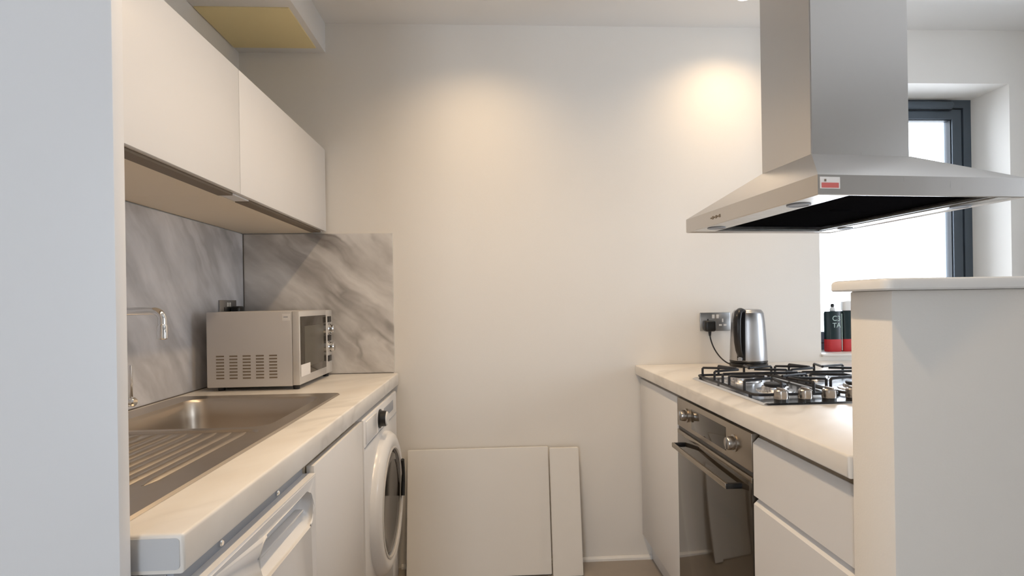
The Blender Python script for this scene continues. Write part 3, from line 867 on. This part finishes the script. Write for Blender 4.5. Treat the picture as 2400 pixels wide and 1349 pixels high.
for i, (d, z, w, th) in enumerate(secs):
    a = secs[max(i - 1, 0)]; b = secs[min(i + 1, len(secs) - 1)]
    t = Vector((b[0] - a[0], b[1] - a[1])).normalized(); nrm = Vector((-t.y, t.x))
    lp = []
    for k in range(10):
        an = 2 * PI * k / 10
        q = c0 + hd * (d + nrm.x * th * math.sin(an)) + Vector((0, 0, z + nrm.y * th * math.sin(an))) + hs * (w * math.cos(an))
        lp.append(q)
    loops.append(lp)
mb.loft(loops); mb.build('handle', M['black'], parent=kt, smooth=60)
# black strip down the jug behind the handle
mb = MB(); loops = []
for z, r in ((0.032, 0.0805), (0.12, 0.077), (0.20, 0.072), (0.245, 0.0665)):
    lp = []
    for k in range(6):
        an = ha + R(-13 + 26 * k / 5); lp.append((KX + (r + 0.002) * math.cos(an), KY + (r + 0.002) * math.sin(an), ZR + z))
    for k in range(6):
        an = ha + R(13 - 26 * k / 5); lp.append((KX + (r - 0.004) * math.cos(an), KY + (r - 0.004) * math.sin(an), ZR + z))
    loops.append(lp)
mb.loft(loops); mb.build('handle_strip', M['black'], parent=kt, smooth=50)
sw_ = c0 + hd * 0.088 + Vector((0, 0, 0.040))
mb = MB(); mb.tube([sw_, sw_ + hd * 0.010], 0.009, n=12); mb.build('switch', M['appl_grey'], parent=kt)
# plug and cord
pc = B(1.006, 1.058, YB - 0.048, YB - 0.0095, 1.072, 1.124, bev=0.010, seg=3).build('plug', M['black'], parent=kt)
MB().tube([(1.032, YB - 0.030, 1.076), (1.032, YB - 0.030, 1.052)], [0.008, 0.005], n=10).build('strain_relief', M['black'], parent=pc)
cp_ = []
P0, P1, P2, P3 = Vector((1.032, YB - .030, 1.054)), Vector((1.040, YB - .032, 0.985)), Vector((1.075, YB - .07, 0.930)), Vector((KX - 0.080, KY + 0.005, ZR + 0.010))
for k in range(15):
    t = k / 14; u = 1 - t
    cp_.append(P0 * u ** 3 + P1 * (3 * u * u * t) + P2 * (3 * u * t * t) + P3 * t ** 3)
MB().tube(cp_, 0.0033, n=8).build('cord', M['black'], parent=kt, smooth=60)

# ================================================================== bottles on the sill
ZS = WZ0 + 0.0122
def text_mesh(body, size, mt, name, parent, mtx):
    cu = bpy.data.curves.new(name, 'FONT'); cu.body = body; cu.size = size; cu.align_x = 'CENTER'; cu.extrude = 0.0003
    tmp = bpy.data.objects.new(name, cu); C.objects.link(tmp)
    bpy.context.view_layer.update()
    me = bpy.data.meshes.new_from_object(tmp.evaluated_get(bpy.context.evaluated_depsgraph_get()))
    bpy.data.objects.remove(tmp, do_unlink=True); bpy.data.curves.remove(cu)
    me.transform(mtx); me.materials.clear(); me.materials.append(mt)
    o = bpy.data.objects.new(name, me); C.objects.link(o); o.parent = parent
    return o
def bottle(x, y, w, d, h, label, cap):
    t = thing('bottle', label, 'bottle', (x, y, ZS), 'bottles on the window sill', local=True)
    def rr(s, z, r=0.014): return V3(rrect(-w * s, w * s, -d * s, d * s, r * s, 4), z)
    zr = 0.062
    mb = MB(); mb.loft([rr(0.94, 0.0003), rr(1.0, 0.006), rr(1.0, zr)]); mb.build('red_band', M['red'], parent=t)
    mb = MB()
    mb.loft([rr(1.0, zr + 0.0002), rr(1.0, h - 0.012), rr(0.93, h - 0.003), rr(0.6, h)]); mb.build('body', M['botblack'], parent=t)
    if cap == 'nozzle':
        MB().lathe([(0.012, 0), (0.013, 0.006), (0.009, 0.016), (0.007, 0.018)], (0, 0, h), n=18).build('collar', M['ivory'], parent=t)
        MB().lathe([(0.0065, 0.0175), (0.0085, 0.022), (0.0085, 0.032), (0.004, 0.036), (0, 0.036)], (0, 0, h), n=18).build('cap', M['black'], parent=t)
    else:
        mb = MB(); mb.loft([rr(0.85, h + .0003), rr(0.88, h + 0.030), rr(0.80, h + 0.045), rr(0.5, h + 0.050)]); mb.build('cap', M['ivory'], parent=t)
    if cap == 'nozzle':
        base = Matrix.Translation((0.006, -d - 0.0004, h - 0.050)) @ Matrix.Rotation(R(90), 4, 'X')
        text_mesh('C3', 0.036, M['print'], 'lettering', t, base)
        text_mesh('TA', 0.034, M['print'], 'lettering', t, Matrix.Translation((0.007, -d - 0.0004, h - 0.084)) @ Matrix.Rotation(R(90), 4, 'X'))
        B(w - 0.006, w - 0.003, -d - 0.0006, -d + 0.002, 0.006, h - 0.014).build('seam_line', M['print'], parent=t, smooth=0)
    return t
bottle(1.722, 2.690, 0.0385, 0.022, 0.205, 'dark bottle with red base and black nozzle, left one on the window sill', 'nozzle')
bottle(1.803, 2.690, 0.0385, 0.022, 0.205, 'dark bottle with red base and white cap, right one on the window sill', 'flat')

# ================================================================== cooker hood
HW, HL = 0.622, 0.765
HZ = 1.485
hd_ = thing('cooker_hood', 'stainless steel chimney cooker hood hanging over the gas hob', 'cooker hood', (1.1155, 1.771, HZ), rotz=R(5.0), local=True)
a, b = HW / 2, HL / 2
zf = 0.052
cw, cl = 0.171, 0.134            # chimney half sizes
ox, oy = 0.0475, 0.030            # chimney centre offset
zt3 = 0.183
# canopy skirt (fascia) as a hollow frame
mb = MB()
def rc(x, y, z, cx=0, cy=0): return [(cx - x, cy - y, z), (cx + x, cy - y, z), (cx + x, cy + y, z), (cx - x, cy + y, z)]
mb.loft([rc(a - .012, b - .012, 0.004), rc(a - .003, b - .003, 0.0), rc(a, b, 0.002), rc(a, b, zf), rc(a - .002, b - .002, zf + .002), rc(cw + .002, cl + .002, zt3, ox, oy)], cap0=False, cap1=True)
mb.build('canopy', M['steel_v'], parent=hd_, smooth=20)
mb = MB()
mb.loft([rc(cw, cl, zt3 - 0.02, ox, oy), rc(cw, cl, ZC - HZ - 0.002, ox, oy)], cap0=True, cap1=True)
es = [e for e in mb.bm.edges if abs(e.verts[0].co.z - e.verts[1].co.z) > 0.1]
bmesh.ops.bevel(mb.bm, geom=es, offset=0.003, segments=2, affect='EDGES')
mb.build('chimney', M['steel_v'], parent=hd_, smooth=30)
# underside tray with the filter opening
fx0, fx1, fy0, fy1 = -a + 0.105, a - 0.065, -b + 0.022, b - 0.030
mb = MB()
mb.holed_plate([(-a + .012, -b + .012), (a - .012, -b + .012), (a - .012, b - .012), (-a + .012, b - .012)], [[(fx0, fy0), (fx1, fy0), (fx1, fy1), (fx0, fy1)]], 0.0035, 0.0055)
mb.build('underside', M['steel'], parent=hd_, smooth=0)
fm = 0.5 * (fy0 + fy1)
for y0, y1 in ((fy0 + .001, fm - .002), (fm + .002, fy1 - .001)):
    fl = B(fx0 + .001, fx1 - .001, y0, y1, 0.022, 0.030).build('grease_filter', M['filter'], parent=hd_, smooth=0)
    B(0.5 * (fx0 + fx1) - 0.03, 0.5 * (fx0 + fx1) + 0.03, y1 - 0.04, y1 - 0.025, 0.019, 0.0225, bev=0.001).build('filter_catch', M['filter'], parent=fl)
B(fx1 - 0.020, fx1 - 0.001, fy0 + .002, fy1 - .002, 0.006, 0.0118).build('filter_edge', M['filteredge'], parent=hd_, smooth=0)
B(fx0 + .001, fx1 - .001, fy1 - 0.012, fy1 - .002, 0.006, 0.0118).build('filter_edge', M['filteredge'], parent=hd_, smooth=0)
for x in (-a + 0.058, a - 0.038):
    for y in (-b + 0.16, b - 0.13):
        rr_ = 0.026 if x < 0 else 0.020
        l_ = MB().lathe([(rr_ + .006, 0.003), (rr_ + .006, 0.0005), (rr_, 0.0), (rr_, 0.003)], (x, y, 0.0), n=28, cap0=False, cap1=False).build('lamp_ring', M['appl_grey'], parent=hd_)
        MB().lathe([(rr_, 0.0025), (rr_, 0.0015), (0, 0.0015)], (x, y, 0.0), n=28).build('lamp_lens', M['appl_grey'], parent=l_)
# small dark maker's mark on the front skirt (faces the aisle)
mb = MB()
for k in range(6):
    y = 0.115 + k * 0.012
    h0 = 0.010 if k % 2 else 0.016
    mb.box(-a - 0.0012, -a + 0.0005, y, y + 0.008, 0.024 - (h0 - .010) * .5, 0.024 + h0 * 0.5)
mb.build('maker_mark', M['groove'], parent=hd_, smooth=0)
stk = B(-a + 0.006, -a + 0.062, -b - 0.0010, -b + 0.0005, 0.016, 0.046).build('sticker', M['sticker'], parent=hd_, smooth=0)
B(-a + 0.010, -a + 0.058, -b - 0.0016, -b - 0.0008, 0.018, 0.031).build('red_band', M['pinkred'], parent=stk, smooth=0)
B(-a + 0.018, -a + 0.023, -b - 0.0018, -b - 0.0008, 0.034, 0.040).build('print_dot', M['groove'], parent=stk, smooth=0)

# ================================================================== downlights
def downlight(x, y, label, dim=1.0):
    t = thing('downlight', label, 'downlight', (x, y, ZC), 'recessed ceiling downlights', local=True)
    MB().lathe([(0.045, -0.0005), (0.044, -0.005), (0.036, -0.006), (0.033, -0.002), (0.033, -0.0005)], (0, 0, 0), n=32, cap0=False, cap1=False).build('trim_ring', M['white'], parent=t)
    MB().lathe([(0.033, -0.0006), (0.033, -0.0015), (0, -0.0015)], (0, 0, 0), n=32).build('lens', M['bulb'], parent=t)
    d = bpy.data.lights.new('lamp_light', 'SPOT')
    d.energy = SPOT_W * dim; d.color = SPOT_COL; d.spot_size = R(140); d.spot_blend = 1.0; d.shadow_soft_size = 0.03
    o = bpy.data.objects.new('lamp_light', d); C.objects.link(o); o.parent = t
    o.location = (0, 0, -0.012)
downlight(-0.04, 2.150, 'ceiling downlight near the back wall above the aisle', 0.62)
downlight(1.11, 2.300, 'ceiling downlight glowing just left of the hood chimney', 0.55)
downlight(-0.03, 1.500, 'unseen ceiling downlight added above the middle of the aisle as fill light')  # extra lamp out of view, added to brighten the lower wall and fronts
downlight(-0.03, 0.850, 'unseen ceiling downlight added above the near end of the aisle')  # added lamp out of view, standing in for warm light over the aisle

for o in bpy.data.objects:
    if '_o' in o: del o['_o']
